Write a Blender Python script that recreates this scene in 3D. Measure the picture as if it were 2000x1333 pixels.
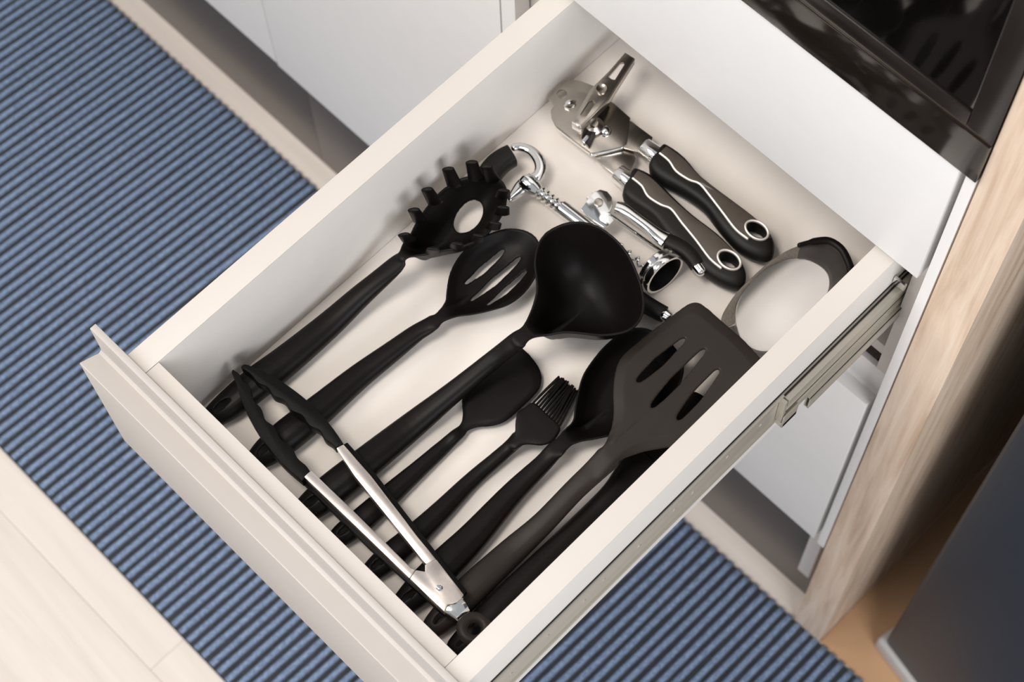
import bpy, bmesh, math, random
from mathutils import Vector, Matrix
random.seed(7)
for o in list(bpy.data.objects): bpy.data.objects.remove(o)
SC = bpy.context.scene
COL = SC.collection
Z0 = 0.9321            # height of the open drawer's rim above the floor; all z below are relative to the rim

# ------------------------------------------------------------------ camera
F = 3692.8
CAM = Vector((0.6232, -0.1990, 1.3335))
ROT = Matrix(((0.70906, -0.63757, 0.30122), (0.70482, 0.65374, -0.27541), (-0.02133, 0.40759, 0.91292)))
cd = bpy.data.cameras.new('camera'); cam = bpy.data.objects.new('camera', cd); COL.objects.link(cam)
cd.sensor_width = 36; cd.lens = 36 * F / 2000
m4 = ROT.to_quaternion().to_matrix().to_4x4(); m4.translation = CAM + Vector((0, 0, Z0)); cam.matrix_world = m4
cd.clip_start = 0.05; cd.clip_end = 30
cd.dof.use_dof = True; cd.dof.focus_distance = 1.47; cd.dof.aperture_fstop = 9.0
SC.camera = cam

# ------------------------------------------------------------------ world, lights, exposure
w = bpy.data.worlds.new('world'); SC.world = w; w.use_nodes = True
bg = w.node_tree.nodes['Background']; bg.inputs[0].default_value = (0.93, 0.955, 1.0, 1); bg.inputs[1].default_value = 0.43
def area(name, loc, target, size, energy, col):
    l = bpy.data.lights.new(name, 'AREA'); l.shape = 'RECTANGLE'; l.size, l.size_y = size; l.energy = energy; l.color = col
    o = bpy.data.objects.new(name, l); COL.objects.link(o)
    o.location = Vector(loc) + Vector((0, 0, Z0))
    o.rotation_euler = (Vector(target) - Vector(loc)).to_track_quat('-Z', 'Y').to_euler()
    return o
LIGHTS = [('ceiling_light', (-0.15, -0.35, 1.95), (0.1, 0.2, -.2), (.55, .55), 22, (1.0, 0.92, 0.84)),
          ('front_light', (-0.6, -2.3, 1.9), (0.1, 0.3, -.2), (1.8, 1.4), 36, (0.97, 0.98, 1.0)),
          ('side_fill_light', (2.3, -0.5, 1.1), (0.0, 0.2, -.1), (1.4, 1.2), 41, (0.96, 0.97, 1.0)),  # unseen area fill added on the right to brighten faces turned that way
          ('left_light', (-1.8, -0.9, 1.8), (0.0, 0.2, -.3), (1.2, 1.2), 24, (1.0, 0.94, 0.88))]
for L_ in LIGHTS: area(*L_)
SC.view_settings.view_transform = 'Standard'; SC.view_settings.look = 'None'
SC.view_settings.gamma = 1.0; SC.view_settings.use_curve_mapping = False
SC.view_settings.exposure = 0.0

# ------------------------------------------------------------------ helpers
def at(px, py, z=None, Y=None, X=None):
    d = ROT @ Vector(((px - 1000) / F, -(py - 666.5) / F, -1))
    if z is not None: t = (z - CAM.z) / d.z
    elif Y is not None: t = (Y - CAM.y) / d.y
    else: t = (X - CAM.x) / d.x
    return CAM + t * d
W, ZF, D = 0.33, -0.1236, 0.4606       # drawer inside width, drawer floor, plane of the cabinet fronts
ZG = -0.9321                           # floor of the room
def P(px, py, z):
    v = at(px, py, z=z); v.x = min(max(v.x, 0.003), W - 0.003); v.y = max(v.y, 0.002); return v

def mat(name, col, rough=.5, metal=0, spec=.5, noise=0, nscale=40, bump=0, bscale=300, stretch=(1, 1, 1), coat=0, col2=None, aniso=0):
    m = bpy.data.materials.new(name); m.use_nodes = True; nt = m.node_tree; b = nt.nodes['Principled BSDF']
    b.inputs['Base Color'].default_value = (*col, 1); b.inputs['Roughness'].default_value = rough
    b.inputs['Metallic'].default_value = metal; b.inputs['Specular IOR Level'].default_value = spec
    if coat: b.inputs['Coat Weight'].default_value = coat; b.inputs['Coat Roughness'].default_value = .08
    if aniso: b.inputs['Anisotropic'].default_value = aniso
    tc = nt.nodes.new('ShaderNodeTexCoord'); mp = nt.nodes.new('ShaderNodeMapping'); mp.inputs['Scale'].default_value = stretch
    nt.links.new(tc.outputs['Object'], mp.inputs[0])
    n = nt.nodes.new('ShaderNodeTexNoise'); n.inputs['Scale'].default_value = nscale; n.inputs['Detail'].default_value = 6
    nt.links.new(mp.outputs[0], n.inputs[0])
    r = nt.nodes.new('ShaderNodeValToRGB'); c2 = col2 or tuple(c * (1 - noise) for c in col)
    r.color_ramp.elements[0].position = .35; r.color_ramp.elements[1].position = .65
    r.color_ramp.elements[0].color = (*c2, 1); r.color_ramp.elements[1].color = (*col, 1)
    nt.links.new(n.outputs['Fac'], r.inputs[0]); nt.links.new(r.outputs[0], b.inputs['Base Color'])
    if bump:
        n2 = nt.nodes.new('ShaderNodeTexNoise'); n2.inputs['Scale'].default_value = bscale; n2.inputs['Detail'].default_value = 3
        nt.links.new(mp.outputs[0], n2.inputs[0])
        bp = nt.nodes.new('ShaderNodeBump'); bp.inputs['Strength'].default_value = bump; bp.inputs['Distance'].default_value = .001
        nt.links.new(n2.outputs['Fac'], bp.inputs['Height']); nt.links.new(bp.outputs[0], b.inputs['Normal'])
    return m
M = dict(
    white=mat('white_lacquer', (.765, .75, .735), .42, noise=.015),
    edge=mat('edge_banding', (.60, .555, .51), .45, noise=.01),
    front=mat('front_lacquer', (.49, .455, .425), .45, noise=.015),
    box=mat('drawer_board', (.80, .765, .72), .5, noise=.02),
    base=mat('drawer_bottom', (.90, .835, .77), .45, noise=.02),
    inner=mat('carcass_board', (.62, .58, .55), .6, noise=.03),
    steel=mat('slide_steel', (.60, .56, .48), .42, .55, noise=.12, nscale=30, stretch=(1, .06, 1)),
    chrome=mat('chrome', (.86, .86, .85), .10, 1, noise=.03),
    stripe=mat('cream_chrome_stripe', (.88, .82, .74), .38, .5, noise=.03),
    plate=mat('pressed_steel', (.50, .46, .41), .26, 1, noise=.08, nscale=60),
    brushed=mat('brushed_steel', (.93, .84, .77), .30, 1, noise=.05, nscale=300, stretch=(1, 1, 1)),
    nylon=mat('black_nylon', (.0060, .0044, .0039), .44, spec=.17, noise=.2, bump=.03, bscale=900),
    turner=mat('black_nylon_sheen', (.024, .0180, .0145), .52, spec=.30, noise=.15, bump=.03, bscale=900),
    rubber=mat('soft_black_rubber', (.009, .0075, .0065), .5, spec=.25, noise=.2, bump=.05, bscale=700),
    inlay=mat('warm_grey_inlay', (.085, .070, .057), .38, spec=.5, noise=.15),
    silicone=mat('black_silicone', (.0055, .0048, .0045), .48, spec=.13, noise=.2, bump=.04, bscale=600),
    plinth=mat('plinth_foil', (.12, .098, .084), .36, .4, noise=.08, nscale=6),
    oven=mat('oven_glass', (.004, .003, .003), .06, spec=.7, noise=.3, nscale=300),
    ovenframe=mat('oven_frame', (.014, .010, .009), .22, spec=.4, noise=.25, nscale=30),
    oventrim=mat('oven_bottom_trim', (.014, .010, .008), .09, spec=.9, noise=.2, nscale=60),
    gapglint=mat('oven_gap_glint', (.10, .075, .055), .3, .5, noise=.1),
    appliance=mat('dark_blue_grey_front', (.018, .024, .034), .35, spec=.3, noise=.1, nscale=3),
    pale=mat('pale_grey_plastic', (.50, .48, .46), .4, noise=.04),
    rugbase=mat('rug_backing', (.030, .033, .036), .9, noise=.3, nscale=60, bump=.5, bscale=500),
    mesh=mat('steel_mesh', (.34, .30, .26), .45, .5, noise=.3, nscale=500),
    disc=mat('satin_disc', (.84, .81, .78), .42, .0, noise=.03, nscale=30),
    brownplastic=mat('smoked_plastic', (.028, .022, .019), .35, spec=.6, noise=.1),
    warmspill=mat('gap_warm_spill', (.55, .33, .18), .5, noise=.1, nscale=5),
)
def wood(name, c1, c2, c3, stretch, rough=.45, nscale=6, bump=.1):
    m = bpy.data.materials.new(name); m.use_nodes = True; nt = m.node_tree; b = nt.nodes['Principled BSDF']; b.inputs['Roughness'].default_value = rough
    tc = nt.nodes.new('ShaderNodeTexCoord'); oi = nt.nodes.new('ShaderNodeObjectInfo'); ad = nt.nodes.new('ShaderNodeVectorMath'); ad.operation = 'ADD'
    sc = nt.nodes.new('ShaderNodeVectorMath'); sc.operation = 'SCALE'; sc.inputs['Scale'].default_value = 9
    nt.links.new(oi.outputs['Random'], sc.inputs[0]); nt.links.new(tc.outputs['Object'], ad.inputs[0]); nt.links.new(sc.outputs[0], ad.inputs[1])
    mp = nt.nodes.new('ShaderNodeMapping'); mp.inputs['Scale'].default_value = stretch; nt.links.new(ad.outputs[0], mp.inputs[0])
    n = nt.nodes.new('ShaderNodeTexNoise'); n.inputs['Scale'].default_value = nscale; n.inputs['Detail'].default_value = 8; n.inputs['Roughness'].default_value = .6; n.inputs['Distortion'].default_value = .6
    nt.links.new(mp.outputs[0], n.inputs[0])
    r = nt.nodes.new('ShaderNodeValToRGB'); e = r.color_ramp.elements; e[0].position = .3; e[0].color = (*c1, 1); e[1].position = .7; e[1].color = (*c3, 1)
    q = e.new(.5); q.color = (*c2, 1)
    nt.links.new(n.outputs['Fac'], r.inputs[0]); nt.links.new(r.outputs[0], b.inputs['Base Color'])
    bp = nt.nodes.new('ShaderNodeBump'); bp.inputs['Strength'].default_value = bump; bp.inputs['Distance'].default_value = .001
    nt.links.new(n.outputs['Fac'], bp.inputs['Height']); nt.links.new(bp.outputs[0], b.inputs['Normal'])
    return m
M['oak'] = wood('oak_panel', (.52, .37, .255), (.70, .54, .41), (.80, .66, .53), (9, 9, .55), .45, 9, .2)
M['plank'] = wood('pale_laminate', (.64, .57, .51), (.71, .635, .57), (.75, .675, .61), (.5, 6, 6), .4, 4, .02)
def rugmat():
    m = bpy.data.materials.new('blue_cord'); m.use_nodes = True; nt = m.node_tree; b = nt.nodes['Principled BSDF']
    b.inputs['Roughness'].default_value = .6; b.inputs['Sheen Weight'].default_value = .25
    tc = nt.nodes.new('ShaderNodeTexCoord'); oi = nt.nodes.new('ShaderNodeObjectInfo')
    ad = nt.nodes.new('ShaderNodeVectorMath'); ad.operation = 'ADD'; nt.links.new(tc.outputs['Object'], ad.inputs[0]); nt.links.new(oi.outputs['Random'], ad.inputs[1])
    n = nt.nodes.new('ShaderNodeTexNoise'); n.inputs['Scale'].default_value = 420; n.inputs['Detail'].default_value = 2
    nt.links.new(ad.outputs[0], n.inputs[0])
    r = nt.nodes.new('ShaderNodeValToRGB'); e = r.color_ramp.elements; e[0].position = .38; e[0].color = (.10, .15, .255, 1); e[1].position = .66; e[1].color = (.25, .345, .50, 1)
    nt.links.new(n.outputs['Fac'], r.inputs[0]); nt.links.new(r.outputs[0], b.inputs['Base Color'])
    bp = nt.nodes.new('ShaderNodeBump'); bp.inputs['Strength'].default_value = .6; bp.inputs['Distance'].default_value = .001
    nt.links.new(n.outputs['Fac'], bp.inputs['Height']); nt.links.new(bp.outputs[0], b.inputs['Normal'])
    return m
M['rug'] = rugmat()

TOP = []
def tag(o, label=None, cat=None, group=None, kind=None):
    if label: o['label'] = label
    if cat: o['category'] = cat
    if group: o['group'] = group
    if kind: o['kind'] = kind
    return o
def thing(name, loc, label=None, cat=None, kind=None, group=None):
    o = bpy.data.objects.new(name, None); COL.objects.link(o); o.location = loc; o.empty_display_size = .02
    tag(o, label, cat, group, kind); TOP.append(o); return o
def worldloc(o):
    v = Vector((0, 0, 0))
    while o: v += Vector(o.location); o = o.parent
    return v
def link(name, me, m, parent=None, sharp=40, smooth=True):
    if parent is not None:
        off = worldloc(parent); me.transform(Matrix.Translation(-off))
    o = bpy.data.objects.new(name, me); COL.objects.link(o)
    if m: me.materials.clear(); me.materials.append(m)
    if smooth: me.shade_smooth(); me.set_sharp_from_angle(angle=math.radians(sharp))
    if parent is not None: o.parent = parent
    else: TOP.append(o)
    return o
def bm_me(bm):
    bmesh.ops.recalc_face_normals(bm, faces=bm.faces)
    me = bpy.data.meshes.new('m'); bm.to_mesh(me); bm.free(); return me
def apply(me, mods):
    o = bpy.data.objects.new('tmp', me); COL.objects.link(o)
    for t, kw in mods:
        md = o.modifiers.new('m', t)
        for k, v in kw.items(): setattr(md, k, v)
    dg = bpy.context.evaluated_depsgraph_get(); dg.update()
    r = bpy.data.meshes.new_from_object(o.evaluated_get(dg)); bpy.data.objects.remove(o); return r
def cut(me, cutters):
    o = bpy.data.objects.new('tmp', me); COL.objects.link(o); cs = []
    for c in cutters:
        k = bpy.data.objects.new('cut', c); COL.objects.link(k); cs.append(k)
        md = o.modifiers.new('b', 'BOOLEAN'); md.operation = 'DIFFERENCE'; md.solver = 'EXACT'; md.use_self = True; md.object = k
    dg = bpy.context.evaluated_depsgraph_get(); dg.update()
    r = bpy.data.meshes.new_from_object(o.evaluated_get(dg))
    for k in cs: bpy.data.objects.remove(k)
    bpy.data.objects.remove(o); return r
def box_me(a, b, bev=.0008, seg=2):
    bm = bmesh.new(); bmesh.ops.create_cube(bm, size=1)
    for v in bm.verts: v.co = Vector([a[i] + (v.co[i] + .5) * (b[i] - a[i]) for i in range(3)])
    if bev:
        bmesh.ops.bevel(bm, geom=bm.edges[:], offset=min(bev, .45 * min(abs(b[i] - a[i]) for i in range(3))), segments=seg, affect='EDGES', profile=.7)
    return bm_me(bm)
def box(name, a, b, m, parent=None, bev=.0008): return link(name, box_me(a, b, bev), m, parent)
def poly_me(pts, t, bev=.0005, seg=2):        # pts: 3D top outline, thickness t downwards
    bm = bmesh.new(); n = len(pts)
    top = [bm.verts.new(p) for p in pts]; bot = [bm.verts.new(Vector(p) - Vector((0, 0, t))) for p in pts]
    bm.faces.new(top); bm.faces.new(bot[::-1])
    for i in range(n): bm.faces.new((top[i], bot[i], bot[(i + 1) % n], top[(i + 1) % n]))
    bmesh.ops.recalc_face_normals(bm, faces=bm.faces)
    me = bm_me(bm)
    if bev: me = apply(me, [('BEVEL', dict(width=bev, segments=seg, limit_method='ANGLE', angle_limit=math.radians(50)))])
    return me
def catmull(pts, n, closed=False):
    pts = [Vector(p) for p in pts]; out = []; L = len(pts)
    rng = L if closed else L - 1
    for i in range(rng):
        g = lambda k: pts[k % L] if closed else pts[min(max(k, 0), L - 1)]
        p0, p1, p2, p3 = g(i - 1), g(i), g(i + 1), g(i + 2)
        for j in range(n):
            t = j / n
            out.append(.5 * ((2 * p1) + (p2 - p0) * t + (2 * p0 - 5 * p1 + 4 * p2 - p3) * t * t + (3 * p1 - p0 - 3 * p2 + p3) * t ** 3))
    if not closed: out.append(pts[-1])
    return out
def loft(path, seg=18, closed=False, round_ends=True, up=Vector((0, 0, 1)), n=6, power=1.0):
    """path: [(x,y,z,half_width,half_height)] -> smooth tube"""
    q = catmull([Vector(p) for p in path], n, closed)
    if round_ends and not closed:
        a, b = q[0], q[1]; c, d = q[-1], q[-2]
        def ends(e, f):
            dr = (e.xyz - f.xyz).normalized() if True else None
            res = []
            for ang in (25, 50, 72, 88):
                s = math.cos(math.radians(ang)); k = math.sin(math.radians(ang)) * min(e[3], e[4]) * .8
                v = Vector(e[:]) ; 
                res.append((e[0] + dr[0] * k, e[1] + dr[1] * k, e[2] + dr[2] * k, e[3] * s, e[4] * s))
            return res
        q = [Vector(x) for x in ends(V5(a), V5(b))[::-1]] + q + [Vector(x) for x in ends(V5(c), V5(d))]
    bm = bmesh.new(); rings = []; L = len(q)
    for i, p in enumerate(q):
        pa = q[(i - 1) % L] if (closed or i > 0) else q[i]; pb = q[(i + 1) % L] if (closed or i < L - 1) else q[i]
        t = (Vector(pb[:3]) - Vector(pa[:3]));
        t = t.normalized() if t.length > 1e-9 else Vector((1, 0, 0))
        s = t.cross(up); s = s.normalized() if s.length > 1e-6 else Vector((1, 0, 0)); u = s.cross(t)
        ring = []
        for k in range(seg):
            a = 2 * math.pi * k / seg; c, sn = math.cos(a), math.sin(a)
            if power != 1.0:
                c = math.copysign(abs(c) ** power, c); sn = math.copysign(abs(sn) ** power, sn)
            ring.append(bm.verts.new(Vector(p[:3]) + s * c * p[3] + u * sn * p[4]))
        rings.append(ring)
    for i in range(L if closed else L - 1):
        r1, r2 = rings[i], rings[(i + 1) % L]
        for k in range(seg): bm.faces.new((r1[k], r1[(k + 1) % seg], r2[(k + 1) % seg], r2[k]))
    if not closed: bm.faces.new(rings[0][::-1]); bm.faces.new(rings[-1])
    return bm_me(bm)
class V5(tuple):
    def __new__(c, v): return tuple.__new__(c, v[:])
    @property
    def xyz(s): return Vector(s[:3])
def tube(pts, r, seg=10, **k): return loft([(*p[:3], r, r) for p in pts], seg, **k)
def lathe_me(origin, axis, prof, seg=28, capped=True):      # prof: [(distance along axis, radius)]
    axis = Vector(axis).normalized(); a = axis.orthogonal().normalized(); b = axis.cross(a)
    bm = bmesh.new(); rings = []
    for h, r in prof:
        rings.append([bm.verts.new(Vector(origin) + axis * h + (a * math.cos(2 * math.pi * k / seg) + b * math.sin(2 * math.pi * k / seg)) * max(r, 1e-5)) for k in range(seg)])
    for r1, r2 in zip(rings, rings[1:]):
        for k in range(seg): bm.faces.new((r1[k], r1[(k + 1) % seg], r2[(k + 1) % seg], r2[k]))
    if capped: bm.faces.new(rings[0][::-1]); bm.faces.new(rings[-1])
    return bm_me(bm)
def join(mes):
    bm = bmesh.new()
    for me in mes: bm.from_mesh(me)
    me = bpy.data.meshes.new('m'); bm.to_mesh(me); bm.free(); return me
def dish(outline, rings, thick, centre=None, smooth_n=3, flat=None):
    """outline: 3D points of the rim; rings: [(scale, dz)] towards the centre"""
    o = catmull(outline, smooth_n, True); n = len(o)
    if len(rings) > 3:
        q_ = catmull([Vector((1, 0, 0))] + [Vector((a, b, 0)) for a, b in rings], 4)[1:]
        rings = [(max(v.x, .03) if i < len(q_) - 1 else 0, v.y) for i, v in enumerate(q_)]
    c = centre or sum(o, Vector((0, 0, 0))) / n
    bm = bmesh.new(); R = [[bm.verts.new(p) for p in o]]
    for s, dz in rings:
        if s <= 0: 
            cv = bm.verts.new(c + Vector((0, 0, dz)))
            for k in range(n): bm.faces.new((R[-1][k], R[-1][(k + 1) % n], cv))
            break
        row = []
        for p in o:
            x_, y_ = c.x + (p.x - c.x) * s, c.y + (p.y - c.y) * s; k = 1
            if flat:
                k = min(1, max(0, (math.hypot(x_ - flat[0].x, y_ - flat[0].y) - flat[1] * .35) / flat[1])); k = k * k * (3 - 2 * k)
            row.append(bm.verts.new(Vector((x_, y_, p.z + dz * k))))
        R.append(row)
        for k in range(n): bm.faces.new((R[-2][k], R[-2][(k + 1) % n], R[-1][(k + 1) % n], R[-1][k]))
    bmesh.ops.recalc_face_normals(bm, faces=bm.faces)
    if sum(f.normal.z * f.calc_area() for f in bm.faces) < 0: bmesh.ops.reverse_faces(bm, faces=bm.faces)
    me = bpy.data.meshes.new('m'); bm.to_mesh(me); bm.free()
    return apply(me, [('SOLIDIFY', dict(thickness=thick, offset=-1)), ('BEVEL', dict(width=thick * .3, segments=2, limit_method='ANGLE', angle_limit=math.radians(50)))])
def slot_cutter(a, b, w1, w2, w3, h=.05):      # lens from a to b, widths at 3 stations (m)
    a = Vector(a); b = Vector(b); d = (b - a); L = d.length; d.normalize(); s = Vector((-d.y, d.x, 0))
    st = [(0, 0), (.06, w1 * .7), (.18, w1), (.45, w2), (.75, w3), (.92, w3 * .7), (1, 0)]
    left = [a + d * L * t + s * w / 2 for t, w in st]; right = [a + d * L * t - s * w / 2 for t, w in st[1:-1]][::-1]
    pts = [Vector((p.x, p.y, p.z + h / 2)) for p in left + right]
    return poly_me(pts, h, bev=0)
SCL = 2290.0
def handle_me(pts, zs=None, flat=.82, hole=True, power=.9):
    """pts [(px,py,width_px[,z])] -> tapered nylon handle lying on the drawer floor"""
    path = []; pts = list(pts); dx, dy = pts[-1][0] - pts[-3][0], pts[-1][1] - pts[-3][1]; dl = math.hypot(dx, dy)
    for k in (-1, -2): pts[k] = (pts[k][0] + dx / dl * 13, pts[k][1] + dy / dl * 13, pts[k][2])
    for p in pts:
        r = p[2] / 2 / SCL; z = p[3] if len(p) > 3 else ZF + r * flat + .0005; hh = p[4] if len(p) > 4 else r * flat
        v = P(p[0], p[1], z); v.x = min(max(v.x, r * .9), W - r * .9); path.append((v.x, v.y, v.z, r, hh))
    me = loft(path, 20, power=power)
    if hole:
        e = Vector(path[-1][:3]); f = Vector(path[-2][:3]); d = (f - e).normalized(); r = path[-1][3]
        a = e + d * .004; b = e + d * .020
        me = cut(me, [slot_cutter(a, b, r * .5, r * .7, r * .5, .06)])
    return me

# ================================================================== the room
fl = thing('floor', (0, 0, ZG), kind='structure')
box('subfloor', (-1.9, -1.9, ZG - .03), (1.6, 1.3, ZG - .0085), M['inner'], fl, 0)
pk = None; row = 0; y = -1.9 + .053
while y < 1.25:
    x = -1.9 - (row * .47 % 1.2); 
    while x < 1.6:
        me = box_me((0, 0, -.008), (1.2 - .0003, .19 - .0003, 0), .0003, 1) if pk is None else pk
        if pk is None: pk = me; me.materials.append(M['plank']); me.shade_flat()
        o = bpy.data.objects.new('plank', pk); COL.objects.link(o); o.parent = fl; o.location = (x, y, 0)
        x += 1.2
    y += .19; row += 1
tr_ = box('warm_spill_strip', (.4290, .462, ZG + .0002), (.66, 1.07, ZG + .0012), M['warmspill'], None, 0); tr_['kind'] = 'structure'  # warm reflected light on the gap floor, put in as a coloured strip
# back wall behind the cabinets
wb = box('wall_back', (-1.9, 1.08, ZG), (1.6, 1.12, 1.3), M['inner'], None, 0); wb['kind'] = 'structure'

# ------------------------------------------------------------------ ribbed rug
rug = thing('ribbed_rug', (0, .19, ZG), 'blue ribbed floor mat running under the open drawer, dark grooves between cords', 'rug')
RX0, RX1, RY0, RY1 = -1.72, .64, -.083, .459
box('backing', (RX0, RY0, ZG + .0002), (RX1, RY1, ZG + .0035), M['rugbase'], rug, .0005)
def rib_mesh(seed):
    rnd = random.Random(seed); bm = bmesh.new(); N = 44; L = RY1 - RY0; rings = []
    ph = rnd.random() * 6
    for i in range(N + 1):
        t = i / N; y = -L / 2 + L * t; e = min(1, min(t, 1 - t) * 60 + .35)
        dx = .0005 * math.sin(ph + t * 9) + rnd.uniform(-.00018, .00018); r = .0041 * (1 + rnd.uniform(-.03, .03))
        rings.append([bm.verts.new((dx + r * math.cos(a), y, .0025 + r * (.4 + .8 * e) * .95 * math.sin(a))) for a in [math.pi * k / 7 for k in range(8)]])
    for a, b in zip(rings, rings[1:]):
        for k in range(7): bm.faces.new((a[k], a[k + 1], b[k + 1], b[k]))
    bm.faces.new(rings[0]); bm.faces.new(rings[-1][::-1])
    me = bm_me(bm); me.materials.append(M['rug']); me.shade_smooth(); return me
ribs = [rib_mesh(s) for s in range(5)]
x = RX0 + .012; k = 0
while x < RX1 - .008:
    o = bpy.data.objects.new('rib', ribs[k % 5]); COL.objects.link(o); o.parent = rug
    o.location = (x, 0, 0); o.rotation_euler = (0, 0, -(.030 - .045 * x)); x += .0141; k += 1

# ------------------------------------------------------------------ base unit with the open drawer
cab = thing('base_cabinet', (.16, .75, ZG), 'white handleless kitchen base cabinet with its upper drawer pulled wide open', 'cabinet')
def front_profile(name, x0, x1, y_face, ztop, zbot, parent, m, ledge_drop=.034):
    """board with a finger ledge and a lip behind it; ztop = top of the lip"""
    zl = ztop - ledge_drop
    y = y_face
    prof = [(y, zbot), (y, zl), (y + .0012, zl), (y + .0175, zl - .0085), (y + .0205, zl - .0060), (y + .0205, ztop), (y + .0265, ztop), (y + .0265, zbot)]
    bm = bmesh.new(); a = [bm.verts.new((x0, p[0], p[1])) for p in prof]; b = [bm.verts.new((x1, p[0], p[1])) for p in prof]
    bm.faces.new(a); bm.faces.new(b[::-1]); n = len(prof)
    for i in range(n): bm.faces.new((a[i], b[i], b[(i + 1) % n], a[(i + 1) % n]))
    me = apply(bm_me(bm), [('BEVEL', dict(width=.0007, segments=2, limit_method='ANGLE', angle_limit=math.radians(40)))])
    return link(name, me, m, parent)
# carcass
box('side_panel', (.3635 - .0035, D + .020, ZG + .10), (.3766, 1.02, .178), M['inner'], cab)
box('side_panel', (-.0915, D + .020, ZG + .10), (-.036, 1.02, .178), M['inner'], cab)
box('back_panel', (-.036, 1.008, ZG + .10), (.36, 1.02, .178), M['inner'], cab)
box('bottom_panel', (-.036, D + .022, ZG + .27), (.36, 1.008, ZG + .288), M['inner'], cab)
box('cross_rail', (-.036, D + .024, -.205), (.36, D + .09, -.188), M['inner'], cab)
box('top_panel', (-.036, D + .022, .160), (.36, 1.008, .178), M['inner'], cab)
front_profile('lower_front', -.0600, .3722, D - .001, -.2245, -.6430, cab, M['white'])
box('fascia_panel', (-.0600, D - .001, .0040), (.3725, D + .018, .1785), M['white'], cab, .001)
lb = thing('x', (0, 0, 0)); TOP.remove(lb); bpy.data.objects.remove(lb)
# lower drawer box seen through the gap
box('lower_drawer_side', (.327, D + .028, -.52), (.343, .98, -.300), M['inner'], cab)
box('lower_drawer_side', (-.0215, D + .028, -.52), (-.0055, .98, -.300), M['inner'], cab)
# plinth
box('plinth', (-.50, .494, ZG + .0005), (.3875, .510, -.655), M['plinth'], cab, .0005)
# the drawer
dr = bpy.data.objects.new('drawer', None); COL.objects.link(dr); dr.parent = cab; dr.location = Vector((.164, .22, -.14)) - cab.location
dr['label'] = 'open white drawer holding kitchen tools'
XO = .3495
box('side', (-.0215, -.0135, -.137), (0, .70, -.0006), M['box'], dr, .0003)
box('side', (W, -.0135, -.137), (XO, .70, -.0006), M['box'], dr, .0003)
box('front_rail', (.0004, -.0135, -.137), (W - .0004, 0, -.0008), M['box'], dr, .0003)
box('edge_band', (-.0215, -.0135, -.00055), (0, .70, 0), M['edge'], dr, .0002)
box('edge_band', (W, -.0135, -.00055), (XO, .70, 0), M['edge'], dr, .0002)
box('edge_band', (.0004, -.0135, -.00075), (W - .0004, 0, -.0002), M['edge'], dr, .0002)
box('back_rail', (.0004, .684, -.137), (W - .0004, .70, -.03), M['box'], dr, .0006)
box('bottom', (.0002, .0002, ZF - .006), (W - .0002, .684, ZF), M['base'], dr, 0)
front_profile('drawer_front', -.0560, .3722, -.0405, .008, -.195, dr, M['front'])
# slide: thin inner member along the drawer, wider outer members telescoping into the cabinet
def channel(x0, x1, y0, y1, z0, z1, lip=.010, t=.0012):
    a = box_me((x0, y0, z0), (x0 + t, y1, z1), .0002, 1); b = box_me((x0, y0, z1 - t), (x1, y1, z1), .0002, 1); c = box_me((x0, y0, z0), (x1, y1, z0 + t), .0002, 1)
    d = box_me((x1 - t, y0, z1 - lip), (x1, y1, z1), .0002, 1); e = box_me((x1 - t, y0, z0), (x1, y1, z0 + lip), .0002, 1)
    return join([a, b, c, d, e])
rail = join([box_me((XO, .002, -.101), (XO + .0022, .70, -.058), .0006), box_me((XO, .002, -.1045), (XO + .004, .70, -.100), .0008), box_me((XO, .002, -.0595), (XO + .0034, .70, -.0565), .0006)])
link('slide_rail', rail, M['steel'], dr)
box('slide_gap', (XO, .002, -.0562), (XO + .0010, .70, -.0550), M['ovenframe'], dr, 0)
box('slide_gap', (XO, .002, -.1070), (XO + .0010, .70, -.1050), M['ovenframe'], dr, 0)
box('slide_gap', (XO + .0076, .3375, -.0835), (XO + .0083, .86, -.0815), M['ovenframe'], dr, 0)
box('slide_gap', (XO + .0024, .3375, -.0572), (XO + .0040, .86, -.0560), M['ovenframe'], dr, 0)
for i in range(9):
    yy = .03 + i * .034 + (i % 3) * .006
    link('slide_rivet', lathe_me((XO + .0020, yy, -.079 + (i % 2) * .004), (1, 0, 0), [(0, .0022), (.0006, .0020), (.0008, .001)], 12), M['steel'], dr)
link('slide_channel', join([box_me((XO + .0026, .337, -.098), (XO + .0080, .86, -.057), .0010), box_me((XO + .0075, .337, -.0690), (XO + .0090, .86, -.057), .0006), box_me((XO + .0075, .337, -.0790), (XO + .0086, .86, -.0765), .0004), box_me((XO + .0075, .337, -.098), (XO + .0090, .86, -.088), .0006)]), M['steel'], dr)
link('slide_stop', join([box_me((XO + .003, .334, -.108), (XO + .0105, .352, -.100), .0008), box_me((XO + .009, .334, -.108), (XO + .0105, .352, -.086), .0005), box_me((XO + .0025, .333, -.098), (XO + .0085, .336, -.058), .0006)]), M['steel'], dr)
co = channel(XO + .0075, XO + .0125, .366, .98, -.118, -.098)
link('cabinet_slide', co, M['steel'], dr)
box('slide_clip', (XO + .001, .470, -.050), (XO + .0125, .4725, -.0405), M['chrome'], dr, .0003)

# white filler strip by the wood panel and the strip left of the opening
fs = box('filler_strip', (.3777, D, ZG + .283), (.3868, 1.0, .1785), M['white'], None, .0006)
tag(fs, 'narrow white filler strip between the open drawer cabinet and the wood panel', 'filler strip')
fs2 = box('filler_strip', (-.0895, D, ZG + .283), (-.0715, D + .0185, .1785), M['white'], None, .0006)
tag(fs2, 'narrow white strip left of the open drawer, against the closed cabinet door', 'filler strip')

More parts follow.
